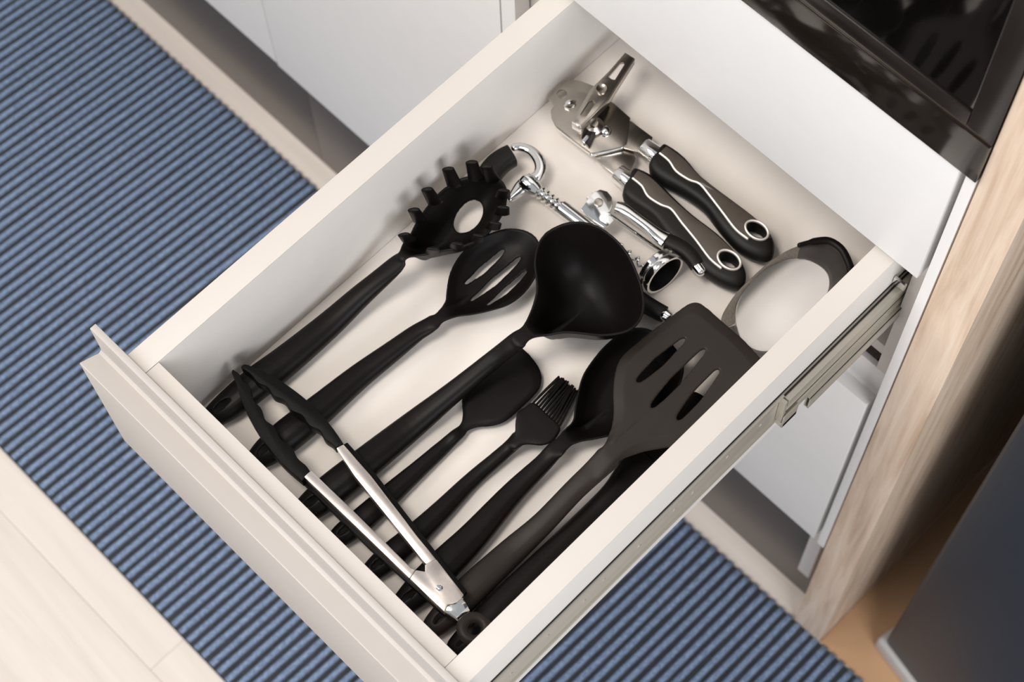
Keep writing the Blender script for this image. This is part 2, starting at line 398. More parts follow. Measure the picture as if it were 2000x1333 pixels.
# neighbouring cabinet to the left, closed
for i, (x0, x1, zb, lab) in enumerate([(-.4967, -.0905, -.6430, 'closed white cabinet door directly left of the open drawer'),
                                       (-1.20, -.4977, -.6390, 'closed white cabinet in the top left corner, beyond a thin seam')]):
    c = thing('base_cabinet', ((x0 + x1) / 2, .75, ZG), lab, 'cabinet')
    box('door', (x0, D - .001, zb), (x1, D + .018, .1785), M['white'], c, .001)
    box('carcass', (x0 + .001, D + .020, ZG + .27), (x1 - .001, 1.02, .1785), M['inner'], c, .0006)
    if i == 1: box('plinth', (x0, .494, ZG + .0005), (-.5005, .510, -.651), M['plinth'], c, .0005)

# ------------------------------------------------------------------ oak side panel
ok = box('wood_side_panel', (.3885, D - .0005, ZG + .0005), (.4280, 1.07, 1.30), M['oak'], None, .0009)
tag(ok, 'tall light oak end panel standing on the floor right of the white cabinet', 'wood panel')

# ------------------------------------------------------------------ built-in oven
ov = thing('built_in_oven', (.13, .75, .1795), 'glossy black built-in oven above the open drawer', 'oven')
box('body', (-.055, D + .022, .1805), (.3865, .98, .76), M['ovenframe'], ov)
box('bottom_trim', (-.2105, D - .004, .1800), (.3876, D + .021, .2275), M['oventrim'], ov, .0012)
box('gap_glint', (-.2105, D - .002, .2279), (.3872, D + .021, .2305), M['gapglint'], ov, .0004)  # brown strip stands in for light reflecting off the gap edge
box('door_frame', (.3660, D - .003, .2312), (.3876, D + .021, .76), M['ovenframe'], ov, .0012)
box('door_frame', (-.2105, D - .003, .2312), (.3655, D + .021, .2475), M['ovenframe'], ov, .0010)
box('door_glass', (-.2105, D - .0015, .2480), (.3655, D + .020, .76), M['oven'], ov, .0008)

# ------------------------------------------------------------------ dark appliance on the right
ap = thing('tall_appliance', (.80, .80, ZG), 'tall dark blue-grey appliance right of the oak panel, on a pale grey base', 'appliance')
def quadbox(p, q, depth, z0, z1, name, m, bev=.004):
    p = Vector(p); q = Vector(q); d = (q - p).normalized(); nrm = Vector((-d.y, d.x)) * depth
    pts = [(p.x, p.y, z1), (q.x, q.y, z1), (q.x + nrm.x, q.y + nrm.y, z1), (p.x + nrm.x, p.y + nrm.y, z1)]
    return link(name, poly_me([Vector(a) for a in pts], z1 - z0, bev, 3), m, ap)
quadbox((.486, .506), (1.10, .375), .52, ZG + .035, 1.25, 'front', M['appliance'], .006)
quadbox((.477, .503), (1.09, .372), .52, ZG + .0005, ZG + .034, 'base', M['pale'], .006)

# ================================================================== utensils in the drawer
def tool(name, label, cat, px, py, group=None):
    v = P(px, py, ZF); return thing(name, (v.x, v.y, ZF), label, cat, group=group)

def soften(me, c, r=.024):
    o = bpy.data.objects.new('tmp', me); COL.objects.link(o); g = o.vertex_groups.new(name='g')
    buckets = {}
    for v in me.vertices:
        d = math.hypot(v.co.x - c.x, v.co.y - c.y)
        if d < r: buckets.setdefault(round(1 - d / r, 1), []).append(v.index)
    for w_, ids in buckets.items(): g.add(ids, max(w_, .05), 'REPLACE')
    md = o.modifiers.new('m', 'SMOOTH'); md.factor = .9; md.iterations = 60; md.vertex_group = 'g'
    dg = bpy.context.evaluated_depsgraph_get(); dg.update()
    q = bpy.data.meshes.new_from_object(o.evaluated_get(dg)); bpy.data.objects.remove(o); return q
def fuse(head, hnd, cutpt, towards, hname, m, t, vox=.0008, it=9, rs=.026):
    """melt head and handle into one moulded surface, then part it at the neck into two meshes"""
    me = apply(join([head, hnd]), [('REMESH', dict(mode='VOXEL', voxel_size=vox)), ('SMOOTH', dict(factor=.5, iterations=it))])
    c = Vector(cutpt); me = soften(me, c, rs); d = (Vector(towards) - c); d.z = 0; d.normalize(); res = []
    for side in (1, -1):
        bm = bmesh.new(); bm.from_mesh(me)
        kill = [f for f in bm.faces if ((f.calc_center_median() - c).dot(d) > 0) != (side > 0)]
        bmesh.ops.delete(bm, geom=kill, context='FACES'); q = bpy.data.meshes.new('m'); bm.to_mesh(q); bm.free()
        res.append(link(hname if side > 0 else 'handle', q, m, t, sharp=70))
    return res[0]
# ---- spaghetti server
t = tool('spaghetti_server', 'black pasta server with upright tines and an oval hole, against the left wall', 'utensil', 600, 670)
hnd = (handle_me([(784, 506, 36, -.0825, .0025), (770, 520, 40, -.088, .0045), (740, 547, 41, -.097, .0065), (700, 582, 46, -.105), (640, 637, 54, -.1115), (560, 704, 62), (500, 750, 66), (455, 786, 58), (424, 808, 44)]))
srv = [(775, 500), (784, 478), (800, 462), (812, 440), (828, 415), (846, 392), (868, 370), (895, 352), (925, 343), (955, 342), (976, 350), (987, 366), (988, 388), (982, 412), (968, 434), (950, 453), (925, 470), (893, 482), (862, 488), (830, 495), (805, 500), (788, 510)]
zr = -.078
me = dish([P(a, b, zr) for a, b in srv], [(.95, -.003), (.86, -.012), (.7, -.022), (.5, -.029), (.25, -.032), (0, -.0325)], .0022, flat=(P(782, 508, zr), .018))
hc = P(915, 425, zr - .03)
def ellipse_cut(c, ax, a, b, h=.06):
    ax = Vector(ax).normalized(); s = Vector((-ax.y, ax.x, 0))
    return poly_me([c + ax * a * math.cos(k * math.pi / 16) + s * b * math.sin(k * math.pi / 16) + Vector((0, 0, h / 2)) for k in range(32)], h, 0)
u = P(940, 401, zr - .03) - P(890, 450, zr - .03)
me = cut(me, [ellipse_cut(hc, u, .0152, .0098)])
hd = fuse(me, hnd, P(782, 508, -.1), P(900, 410, -.1), 'head', M['nylon'], t)
def tine(b, tp, wb, wt, parent, zb=-.080, zt=-.052, th=.0024):
    B = P(*b, zb); T = P(*tp, zt); me = loft([(*B, wb / 2, th), (*(B * .5 + T * .5), (wb + wt) / 4, th * .95), (*T, wt / 2, th * .8)], 12, up=Vector((1, -1, .2)), n=3)
    return link('tine', me, M['nylon'], parent)
for b, tp in [((800, 470), (788, 458)), ((822, 432), (808, 410)), ((850, 396), (834, 370)), ((888, 362), (875, 330)), ((930, 350), (921, 317)), ((962, 352), (951, 325)),
              ((982, 385), (984, 372)), ((980, 418), (983, 405)), ((962, 446), (968, 436)), ((930, 470), (935, 460)), ((890, 484), (893, 476)), ((845, 494), (846, 486))]:
    low = tp[0] > 960 or tp[1] > 445; tine(b, tp, .0135, .0105, hd, zt=-.066 if low else -.054, th=.0020 if low else .0026)

# ---- slotted spoon
t = tool('slotted_spoon', 'black slotted spoon with three long slits, between the pasta server and the ladle', 'utensil', 720, 720)
hnd = (handle_me([(851, 627, 36, -.1058, .0022), (835, 638, 36, -.1075, .0042), (812, 652, 36, -.1095, .0055), (762, 690, 42, -.1125), (700, 737, 50), (625, 800, 60), (568, 846, 66), (535, 872, 58), (508, 893, 42)]))
spo = [(868, 590), (872, 560), (878, 532), (892, 505), (912, 482), (940, 463), (970, 450), (998, 445), (1028, 450), (1048, 464), (1057, 487), (1055, 515), (1045, 545), (1025, 573), (996, 595), (960, 607), (925, 615), (893, 620), (868, 630), (848, 645), (836, 626), (855, 605)]
zr = -.103
me = dish([P(a, b, zr) for a, b in spo], [(.96, .0002), (.9, -.002), (.75, -.007), (.5, -.011), (.25, -.0125), (0, -.013)], .002, flat=(P(845, 635, zr), .026))
sc = []
for a, b, w_ in [((904, 553), (986, 483), 14), ((915, 585), (1019, 497), 15), ((948, 596), (1031, 526), 13)]:
    sc.append(slot_cutter(P(*a, zr - .006), P(*b, zr - .006), w_ * .45 / SCL, w_ * 1.0 / SCL, w_ * .75 / SCL))
fuse(cut(me, sc), hnd, P(852, 624, -.1), P(960, 530, -.1), 'head', M['nylon'], t)

# ---- ladle
t = tool('ladle', 'large black soup ladle with a deep round bowl in the middle of the drawer', 'utensil', 850, 800)
hnd = (handle_me([(1019, 660, 42, -.0664, .0022), (1004, 671, 40, -.0715, .0055), (960, 706, 37, -.089), (885, 767, 42, -.103), (800, 836, 54), (710, 908, 62), (648, 957, 64), (618, 981, 56), (597, 996, 42)]))
lad = [(1092, 441), (1112, 435), (1135, 434), (1165, 442), (1195, 462), (1222, 492), (1240, 527), (1252, 562), (1256, 595), (1250, 622), (1232, 641), (1205, 650), (1172, 653), (1135, 649), (1100, 647), (1070, 653), (1042, 662), (1015, 680), (998, 658), (1022, 634), (1040, 604), (1050, 570), (1049, 540), (1046, 510), (1052, 478), (1068, 455)]
zr = -.064
me = dish([P(a, b, zr) for a, b in lad], [(.975, -.0025), (.93, -.011), (.86, -.022), (.76, -.033), (.62, -.043), (.44, -.050), (.22, -.054), (0, -.055)], .0022, centre=P(1148, 545, zr), flat=(P(1012, 666, zr), .030))
fuse(me, hnd, P(1018, 661, -.068), P(1150, 545, -.068), 'bowl', M['nylon'], t, rs=.032)

# ---- silicone spatula (half hidden below the ladle handle)
t = tool('spatula', 'black spatula with a rounded blade, partly under the ladle handle', 'utensil', 770, 960)
hnd = (handle_me([(902, 841, 28, -.1168, .002), (898, 845, 28, -.1165, .0030), (888, 853, 27, -.1155, .0045), (868, 872, 29), (820, 915, 34), (765, 964, 42), (712, 1012, 48), (682, 1035, 44), (664, 1048, 34)]))
spt = [(901, 812), (901, 790), (905, 765), (940, 735), (975, 703), (1010, 678), (1026, 684), (1046, 706), (1057, 726), (1059, 745), (1049, 768), (1008, 808), (985, 826), (960, 834), (935, 837), (916, 844), (900, 856), (886, 844), (897, 828)]
me = dish([P(a, b, -.117) for a, b in spt], [(.93, .0012), (.8, .0022), (0, .0026)], .0030)
fuse(me, hnd, P(902, 842, -.116), P(980, 760, -.116), 'blade', M['nylon'], t)

# ---- pastry brush
t = tool('pastry_brush', 'small black pastry brush with silicone bristles, right of the spatula', 'brush', 850, 1010)
hnd = (handle_me([(1014, 856, 34, -.1122, .0045), (1000, 870, 29, -.1125, .0048), (975, 892, 28, -.1145, .005), (920, 940, 32), (860, 1000, 40), (812, 1045, 46), (765, 1085, 50), (745, 1102, 44), (728, 1114, 34)]))
brb = [(1005, 828), (1010, 805), (1024, 796), (1042, 785), (1068, 808), (1095, 833), (1090, 852), (1078, 866), (1058, 872), (1036, 871), (1018, 874), (1006, 882), (992, 870), (1002, 858)]
fuse(dish([P(a, b, -.107) for a, b in brb], [(.92, .0015), (.6, .002), (0, .0022)], .009), hnd, P(1008, 864, -.11), P(1060, 820, -.11), 'ferrule', M['nylon'], t, rs=.016)
for r_ in range(2):
    for i in range(11):
        f = i / 10; f2 = min(1, max(0, f + random.uniform(-.02, .02)))
        a = P(1042 + 51 * f, 787 + 45 * f, -.111 - .005 * r_); b = P(1094 + 34 * f2 + random.uniform(-3, 3), 738 + 26 * f2 + random.uniform(-3, 3), -.112 - .005 * r_)
        mid = (a + b) / 2 + Vector((0, 0, .001))
        link('bristle', loft([(*a, .0010, .0010), (*mid, .00105, .00105), (*b, .0009, .0009)], 8, n=3), M['nylon'], t)

# ---- solid spoon under the turner
t = tool('serving_spoon', 'black solid serving spoon, its bowl half under the slotted turner', 'utensil', 980, 990)
hnd = (handle_me([(1093, 871, 38, -.1034, .0022), (1078, 886, 37, -.1058, .0045), (1058, 908, 36, -.109, .006), (1000, 965, 44, -.1122), (925, 1048, 56), (870, 1102, 62), (826, 1145, 60), (800, 1170, 48), (785, 1184, 38)]))
ss = [(1118, 826), (1124, 795), (1130, 765), (1140, 732), (1158, 704), (1183, 674), (1215, 649), (1245, 639), (1275, 645), (1305, 664), (1328, 692), (1336, 720), (1326, 755), (1300, 795), (1262, 826), (1225, 844), (1188, 851), (1160, 857), (1132, 864), (1106, 878), (1088, 896), (1068, 874), (1094, 848)]
zr = -.101
me = dish([P(a, b, zr) for a, b in ss], [(.965, -.001), (.9, -.005), (.76, -.012), (.5, -.017), (.25, -.0185), (0, -.019)], .002, flat=(P(1084, 882, zr), .028))
fuse(me, hnd, P(1092, 872, -.104), P(1225, 750, -.104), 'bowl', M['nylon'], t, rs=.030)

# ---- plain spatula against the right wall, under the turner
t = tool('plain_turner', 'black long-handled spatula against the right wall, blade hidden under the slotted turner', 'utensil', 1060, 1100)
link('handle', handle_me([(1265, 895, 74, -.118, .002), (1228, 930, 58, -.1165, .004), (1195, 965, 44, -.114, .0065), (1150, 1010, 42), (1070, 1090, 47), (985, 1175, 54), (930, 1232, 54), (905, 1256, 44), (893, 1266, 34)]), M['nylon'], t)
pt = [(1203, 925), (1203, 908), (1215, 885), (1245, 852), (1290, 808), (1330, 775), (1352, 764), (1378, 776), (1410, 806), (1420, 820), (1405, 845), (1360, 890), (1300, 930), (1255, 950), (1225, 955)]
link('blade', dish([P(a, b, -.1195) for a, b in pt], [(.9, .0008), (0, .0015)], .0025), M['nylon'], t)

# ---- slotted turner on top
t = tool('slotted_turner', 'black slotted turner with three slits, lying on top against the right wall', 'utensil', 1080, 1010)
hnd = (handle_me([(1190, 893, 54, -.0915, .0028), (1160, 922, 46, -.0942, .0052), (1120, 960, 42, -.099, .0068), (1060, 1023, 44, -.107), (1000, 1078, 52), (930, 1143, 58), (885, 1188, 56), (862, 1210, 46), (850, 1222, 38)], power=.85))
tu = [(1180, 866), (1187, 850), (1193, 835), (1197, 805), (1196, 770), (1199, 735), (1207, 707), (1222, 688), (1250, 664), (1285, 636), (1320, 610), (1343, 594), (1360, 590), (1376, 597), (1410, 626), (1445, 656), (1480, 692), (1498, 715), (1500, 730), (1470, 765), (1430, 800), (1380, 845), (1330, 870), (1290, 878), (1258, 884), (1225, 896), (1200, 911), (1177, 936), (1163, 935), (1150, 915), (1150, 899), (1168, 882)]
zr = -.090
me = dish([P(a, b, zr) for a, b in tu], [(.97, .0010), (.85, .0034), (.78, .0038), (.4, .0040), (0, .0040)], .0030, centre=P(1325, 745, zr), smooth_n=4)
sc = []
for a, b in [((1242, 751), (1340, 662)), ((1270, 801), (1380, 682)), ((1321, 825), (1406, 722))]:
    sc.append(slot_cutter(P(*a, zr), P(*b, zr), 15 / SCL, 20 / SCL, 14 / SCL, .04))
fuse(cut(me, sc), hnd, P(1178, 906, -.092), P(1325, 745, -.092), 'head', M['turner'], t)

# ---- tongs
t = tool('tongs', 'steel tongs with black scalloped silicone tips lying across the utensil handles', 'tongs', 860, 1150)
ZT = -.079
def polyP(pts, z): return [P(a, b, z) for a, b in pts]
la = [(592.4, 931), (608, 919.5), (618, 930), (692, 1000), (762.5, 1070), (803, 1110), (812, 1114), (830, 1117), (868, 1150), (872, 1192), (868, 1196), (730, 1063)]
ra = [(656.7, 875.3), (670.7, 868.4), (724.7, 930), (815, 1048), (906, 1162), (898, 1174), (876, 1181), (845, 1150), (830, 1116), (830, 1103), (824, 1094), (692, 930)]
body = [(812, 1114), (830, 1117), (830, 1103), (852, 1095), (906, 1162), (898, 1172), (886, 1179), (874, 1183), (868, 1196), (790, 1122)]
link('arm', poly_me(polyP([(592.4, 931), (608, 919.5), (692, 1000), (762.5, 1070), (803, 1110), (812, 1114), (800, 1131), (730, 1063)], ZT), .010, .0007), M['brushed'], t)
link('arm', poly_me(polyP([(656.7, 875.3), (670.7, 868.4), (724.7, 930), (815, 1048), (852, 1093), (832, 1103), (824, 1094), (692, 930)], ZT), .010, .0007), M['brushed'], t)
link('arm_lining', poly_me(polyP([(586, 938), (600, 930), (760, 1085), (815, 1125), (868, 1175), (866, 1201), (722, 1072)], ZT - .0095), .007, .0007), M['silicone'], t)
link('arm_lining', poly_me(polyP([(668, 870), (678, 864), (733, 925), (823, 1042), (912, 1156), (902, 1166), (850, 1110), (735, 960)], ZT - .0095), .007, .0007), M['silicone'], t)
link('hinge_plate', poly_me(polyP([(800, 1131), (812, 1114), (830, 1117), (830, 1103), (852, 1093), (906, 1162), (901, 1170), (893, 1177), (882, 1181), (874, 1182), (868, 1196)], ZT - .0001), .010, .0007), M['brushed'], t)
link('end_cap', poly_me([P(868, 1196, ZT - .0022), P(874, 1184, ZT - .0012), P(890, 1180, ZT - .0012), P(904, 1168, ZT - .0012), P(918, 1193, ZT - .004), P(898, 1213, ZT - .005)], .006, .0005), M['chrome'], t)
link('rivet', lathe_me(P(858.4, 1148.7, ZT), (0, 0, 1), [(-.002, .0028), (.0004, .0027), (.0009, .0018), (.0010, .0008)], 20), M['chrome'], t)
def scallop(inner, outer, waves):
    a = catmull([Vector((x, y, 0)) for x, y in inner], 8); n = len(a); out = []
    for k in range(0, n):
        t_ = k / (n - 1); d_ = (a[min(k + 1, n - 1)] - a[max(k - 1, 0)]).normalized(); s_ = Vector((-d_.y, d_.x, 0))
        off = 2.9 * math.sin(2 * math.pi * waves * t_) * min(1, 6 * t_, 6 * (1 - t_)); out.append(a[k] + s_ * off)
    o = catmull([Vector((x, y, 0)) for x, y in outer], 4)
    return [P(p.x, p.y, ZT) for p in out + o]
tl = scallop([(605, 920), (573, 882), (535, 838), (506, 797), (482, 752), (463, 727)], [(455, 722), (452.5, 728), (458, 741), (478.7, 799.7), (510, 854), (548, 902.7), (590, 940)], 5.5)
tr = scallop([(655, 875), (627, 847), (590, 815), (550, 782), (515, 754), (480, 724)], [(470, 717), (478.7, 711.5), (497.6, 718), (544, 741), (600.6, 783), (642.6, 827), (671, 867)], 5.5)
link('tip', poly_me(tl, .013, .0007), M['silicone'], t)
link('tip', poly_me(tr, .013, .0007), M['silicone'], t)
c = P(926, 1229, -.078); R_ = .0093
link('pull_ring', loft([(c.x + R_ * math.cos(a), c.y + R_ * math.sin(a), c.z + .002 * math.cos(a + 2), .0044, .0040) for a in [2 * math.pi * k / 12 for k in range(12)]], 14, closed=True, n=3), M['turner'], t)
link('ring_stem', loft([(*P(905, 1205, -.084), .003, .003), (*P(915, 1216, -.080), .0035, .0035)], 12), M['silicone'], t)

# ---- can opener
t = tool('can_opener', 'steel can opener with two soft-grip handles in the far right of the drawer', 'can opener', 1250, 300)
zc = -.106
pl = [(1071, 194), (1078, 176), (1093, 161), (1115, 155), (1138, 159), (1160, 168), (1178, 188), (1199.4, 202), (1231, 230), (1224, 281), (1214, 288), (1152.5, 300), (1087, 250), (1077, 230), (1076, 215), (1083, 205)]
link('body_plate', cut(poly_me(polyP(pl, zc), .0022, .0004), [ellipse_cut(P(1097, 184, zc), (1, 1, 0), .0048, .0048), ellipse_cut(P(1074, 200, zc), (1, 0, 0), .0022, .0022)]), M['plate'], t)
link('lower_plate', poly_me(polyP([(1153, 296), (1216, 285), (1235, 290), (1243, 310), (1228, 338), (1205, 345), (1175, 322)], zc - .004), .002, .0004), M['plate'], t)
link('upper_arm', poly_me(polyP([(1222, 240), (1232, 236), (1275, 268), (1262, 302), (1215, 288)], zc - .001), .002, .0004), M['plate'], t)
link('edge_flange', loft([(*P(1087, 250, zc), .0008, .003), (*P(1120, 276, zc), .0008, .003), (*P(1152, 300, zc), .0008, .003)], 8), M['chrome'], t)
link('edge_flange', loft([(*P(1153, 303, zc - .001), .0012, .002), (*P(1185, 297, zc - .001), .0012, .002), (*P(1216, 289, zc - .001), .0012, .002)], 8), M['chrome'], t)
link('rivet', lathe_me(P(1182, 257, zc), (0, 0, 1), [(-.004, .0056), (.001, .0056), (.0032, .0048), (.0048, .0032), (.0054, .0012)], 24), M['chrome'], t)
link('cutting_wheel', lathe_me(P(1160, 250, zc), (.1, -.1, 1), [(0, .004), (.004, .0085), (.0055, .0085), (.009, .004), (.012, .0035)], 24), M['plate'], t)
link('cutter_bracket', poly_me(polyP([(1186, 204), (1191, 209), (1150, 285), (1136, 268), (1140, 250), (1160, 225)], zc + .006), .004, .0005), M['ovenframe'], t)
link('spike', loft([(*P(1104, 207, zc + .001), .002, .002), (*P(1112, 200, zc + .005), .0025, .002), (*P(1122, 199, zc + .002), .0015, .002)], 8), M['chrome'], t)
link('spike', loft([(*P(1140, 278, zc + .004), .0022, .003), (*P(1148, 268, zc + .006), .0022, .003)], 8), M['chrome'], t)
zk = -.080
key = [(1117, 236), (1135, 247), (1188, 193), (1200, 173), (1238, 113), (1221, 102.5), (1190, 138), (1168, 160), (1154, 173)]
kc = [poly_me([Vector((p.x, p.y, zk + .02)) for p in polyP([(1188, 150), (1212, 122), (1219, 121), (1219, 127), (1201, 156), (1195, 155)], zk)], .05, 0),
      poly_me([Vector((p.x, p.y, zk + .02)) for p in polyP([(1133, 224), (1150, 198), (1158, 196), (1163, 201), (1146, 227), (1136, 228)], zk)], .05, 0)]
link('turning_key', cut(poly_me(polyP(key, zk), .0030, .0004), kc), M['plate'], t)
link('key_side', poly_me(polyP([(1117, 236), (1135, 247), (1136, 250), (1117, 239)], zk), .012, .0004), M['chrome'], t)
link('key_side', poly_me(polyP([(1135, 247), (1188, 193), (1200, 173), (1238, 113), (1240, 115), (1202, 175), (1190, 195), (1136.5, 249)], zk + .0002), .009, .0003), M['plate'], t)
link('key_boss', lathe_me(P(1175, 175, zk), (0, 0, 1), [(-.02, .004), (-.003, .0052), (.0010, .0052), (.0022, .0046), (.0012, .0030), (.0010, .0005)], 24), M['plate'], t)
def opener_handle(start_f, start_b, upper, lower, stripe, hole, idx):
    out = upper + lower[::-1]
    zt = -.101
    o3 = catmull(polyP(out, zt), 3, True); n = len(o3); ctr = sum(o3, Vector((0, 0, 0))) / n
    # rounded grip: rings pulled inwards along the medial axis
    ax = (P(*hole, zt) - P(*start_b, zt)); L = ax.length; ax.normalize(); s0 = P(*start_b, zt)
    def inset(p, k):
        q = s0 + ax * max(.004, min(L, (p - s0).dot(ax))); return Vector((q.x + (p.x - q.x) * k, q.y + (p.y - q.y) * k, p.z))
    bm = bmesh.new(); R = []
    for k, dz in [(.72, -.0185), (.92, -.015), (1.0, -.009), (.97, -.003), (.86, .0), (.70, .0012), (.45, .0018)]:
        R.append([bm.verts.new(inset(p, k) + Vector((0, 0, dz))) for p in o3])
    for a, b in zip(R, R[1:]):
        for i in range(n): bm.faces.new((a[i], a[(i + 1) % n], b[(i + 1) % n], b[i]))
    bm.faces.new(R[0][::-1]); bm.faces.new(R[-1])
    me = bm_me(bm)
    hcut = ellipse_cut(P(*hole, zt), ax, .0098, .0066, .08)
    g = link('grip', cut(me, [hcut]), M['rubber'], t)
    # ferrule
    f = P(*start_f, -.109); e = P(*start_b, -.109); dr_ = (e - f).normalized()
    link('ferrule', lathe_me(f, dr_, [(0, .0078), (.001, .0086), ((e - f).length + .004, .0094)], 24), M['chrome'], t)
    # stripe and ring
    z2 = zt + .0014
    sp = [P(a, b, z2) for a, b in stripe]
    link('stripe', loft([(*p, .0012, .0018) for p in sp], 8, n=4), M['stripe'], g)
    h3 = P(*hole, z2 + .0012); s3 = Vector((-ax.y, ax.x, 0))
    link('ring', loft([(*(h3 + ax * .0108 * math.cos(q) + s3 * .0076 * math.sin(q)), .0011, .0016) for q in [2 * math.pi * k / 14 for k in range(14)]], 8, closed=True, n=3), M['stripe'], g)
    # warm grey inlay between the stripe and the upper edge
    up3 = [inset(P(a, b, z2), .78) for a, b in upper[1:-1]]
    return g, up3, sp, h3, ax, s3, z2
hA = opener_handle((1257, 286), (1283, 306), [(1292, 281), (1305, 280), (1338, 304), (1370, 342), (1423, 383), (1472, 420), (1500, 447), (1513, 470), (1514, 487)],
    [(1268, 316), (1284, 343), (1335, 372), (1376, 402), (1406, 442), (1440, 479), (1470, 497), (1492, 503), (1508, 499)],
    [(1289, 300), (1307, 315), (1321, 335), (1345.6, 351.5), (1367, 360), (1388, 385), (1412.6, 417), (1437, 448.5), (1460, 467)], (1478, 450), 0)
hB = opener_handle((1205, 338), (1231, 358), [(1234, 330), (1248, 326), (1279, 343), (1314, 380), (1353, 416), (1400, 452), (1437, 490), (1457, 526), (1457, 545)],
    [(1216, 372), (1234, 394), (1275, 422), (1299, 455), (1335, 492), (1365, 520), (1395, 542), (1425, 556), (1445, 559)],
    [(1236, 349), (1254, 364), (1266, 384), (1290, 400), (1311, 409), (1332, 436), (1359, 469), (1386, 505), (1408, 524)], (1424, 508), 1)
for g, up3, sp, h3, ax, s3, z2 in (hA, hB):
    n = min(len(up3), len(sp)); a = catmull(up3, 4); b = catmull(sp, 4)
    import_n = 24; pick = lambda L, k: L[min(len(L) - 1, int(k * (len(L) - 1) / import_n))]
    bm = bmesh.new(); ra_ = []; rb_ = []; rm_ = []
    for k in range(import_n + 1):
        p, q = pick(a, k), pick(b, k); ra_.append(bm.verts.new((p.x, p.y, z2 + .0006))); rb_.append(bm.verts.new((q.x, q.y, z2 + .0014))); mm = (p + q) / 2; rm_.append(bm.verts.new((mm.x, mm.y, z2 + .0022)))
    for k in range(import_n):
        bm.faces.new((ra_[k], ra_[k + 1], rm_[k + 1], rm_[k])); bm.faces.new((rm_[k], rm_[k + 1], rb_[k + 1], rb_[k]))
    me = bm_me(bm); me = apply(me, [('SOLIDIFY', dict(thickness=.0012, offset=-1 if me.polygons[0].normal.z > 0 else 1))])
    link('inlay', cut(me, [ellipse_cut(h3, ax, .0098, .0066, .08)]), M['inlay'], g)

# ---- winged corkscrew
t = tool('corkscrew', 'chrome winged corkscrew with black grips, partly under the ladle', 'corkscrew', 1150, 450)
za = -.1036
axd = (P(1250, 527, za) - P(1040, 364, za)).normalized()
S = lambda px, py, z=za: P(px, py, z)
# bottle-opener head
fr = [(1003, 288), (1016, 287), (1035, 293), (1050, 308), (1056, 325), (1051, 342), (1036, 352), (1022, 362), (1010, 375), (996, 390)]
link('opener_loop', loft([(*S(a, b), w_, .0030) for (a, b), w_ in zip(fr, [.0036, .0040, .0044, .0050, .0052, .0048, .0060, .0066, .0055, .0030])], 14, n=5), M['chrome'], t)
gr = [(1000, 304), (985, 312), (970, 324), (957, 340), (950, 352)]
link('opener_grip', loft([(*S(a, b), w_, .0085) for (a, b), w_ in zip(gr, [.0095, .0100, .0105, .0105, .0100])], 20, n=4, power=.6, round_ends=False), M['rubber'], t)
link('hub', lathe_me(S(1030, 358), axd, [(-.006, .005), (-.003, .0085), (.002, .0088), (.009, .0072), (.013, .0055)], 24), M['chrome'], t)
prof = []; L = (S(1097, 405) - S(1045, 368)).length
h = 0; k = 0
while h < L: prof += [(h, .0035), (h + .0006, .0055), (h + .0020, .0062), (h + .0034, .0055), (h + .0042, .0034)]; h += .0052
link('ribbed_stem', lathe_me(S(1045, 368), axd, prof, 24), M['chrome'], t)
Lb = (S(1216, 486) - S(1097, 405)).length
link('barrel', lathe_me(S(1095, 404), axd, [(0, .0050), (.0008, .0066), (.004, .0068), (Lb - .004, .0068), (Lb - .002, .0078), (Lb, .0078), (Lb, .006)], 28), M['chrome'], t)
zp_ = -.0985
pl = [(1134, 409), (1146, 392), (1158, 376), (1172, 370), (1186, 374), (1195, 385), (1197, 402), (1191, 417), (1200, 430), (1182, 446), (1160, 432)]
link('side_plate', poly_me(polyP(pl, zp_), .0016, .0005), M['chrome'], t)
link('side_plate', poly_me(polyP(pl, zp_ - .009), .0016, .0005), M['chrome'], t)
link('pin', lathe_me(S(1169, 396, zp_), (0, 0, 1), [(-.011, .0030), (0, .0040), (.0009, .0040), (.0012, .003), (.0012, .0005)], 20), M['plate'], t)
cg = P(1169, 396, zp_ - .0045)
for k in range(9):
    a = 2 * math.pi * k / 9; p = cg + Vector((math.cos(a), math.sin(a), 0)) * .009
    if k == 0: link('gear', lathe_me(cg - Vector((0, 0, .0025)), (0, 0, 1), [(0, .0088), (.005, .0088)], 24), M['chrome'], t)
    d_ = Vector((math.cos(a), math.sin(a), 0))
    link('gear_tooth', loft([(*(cg + d_ * .0082), .0020, .002), (*(cg + d_ * .0112), .0009, .002)], 6, round_ends=False, n=2), M['chrome'], t)
link('strut', loft([(*S(1188, 418, -.100), .0013, .003), (*S(1240, 455, -.102), .0013, .003), (*S(1296, 495, -.105), .0013, .003)], 8), M['chrome'], t)
wg = [(1203, 405, .0055), (1218, 410, .0058), (1240, 425, .0050), (1268, 446, .0052), (1286, 461, .0064), (1300, 470, .0072)]
link('wing_arm', loft([(*S(a, b, -.101), w_, .0038) for a, b, w_ in wg], 14, n=4, power=.7, round_ends=False), M['chrome'], t)
gp = [(1302, 472, .0070), (1320, 480, .0072), (1338, 491, .0070), (1352, 505, .0066), (1361, 519, .0062)]
link('wing_grip', loft([(*S(a, b, -.103), w_, .0062) for a, b, w_ in gp], 16, n=4, power=.75, round_ends=False), M['rubber'], t)
link('wing_tip', loft([(*S(1361, 519, -.1035), .0052, .0045), (*S(1370, 531, -.1035), .0048, .0042)], 14), M['chrome'], t)
gp = [(1224, 568, .0075), (1240, 580, .0078), (1265, 597, .0075), (1288, 610, .0072), (1299, 615, .0068)]
link('wing_grip', loft([(*S(a, b, -.1115), w_, .0062) for a, b, w_ in gp], 16, n=4, power=.75, round_ends=False), M['rubber'], t)
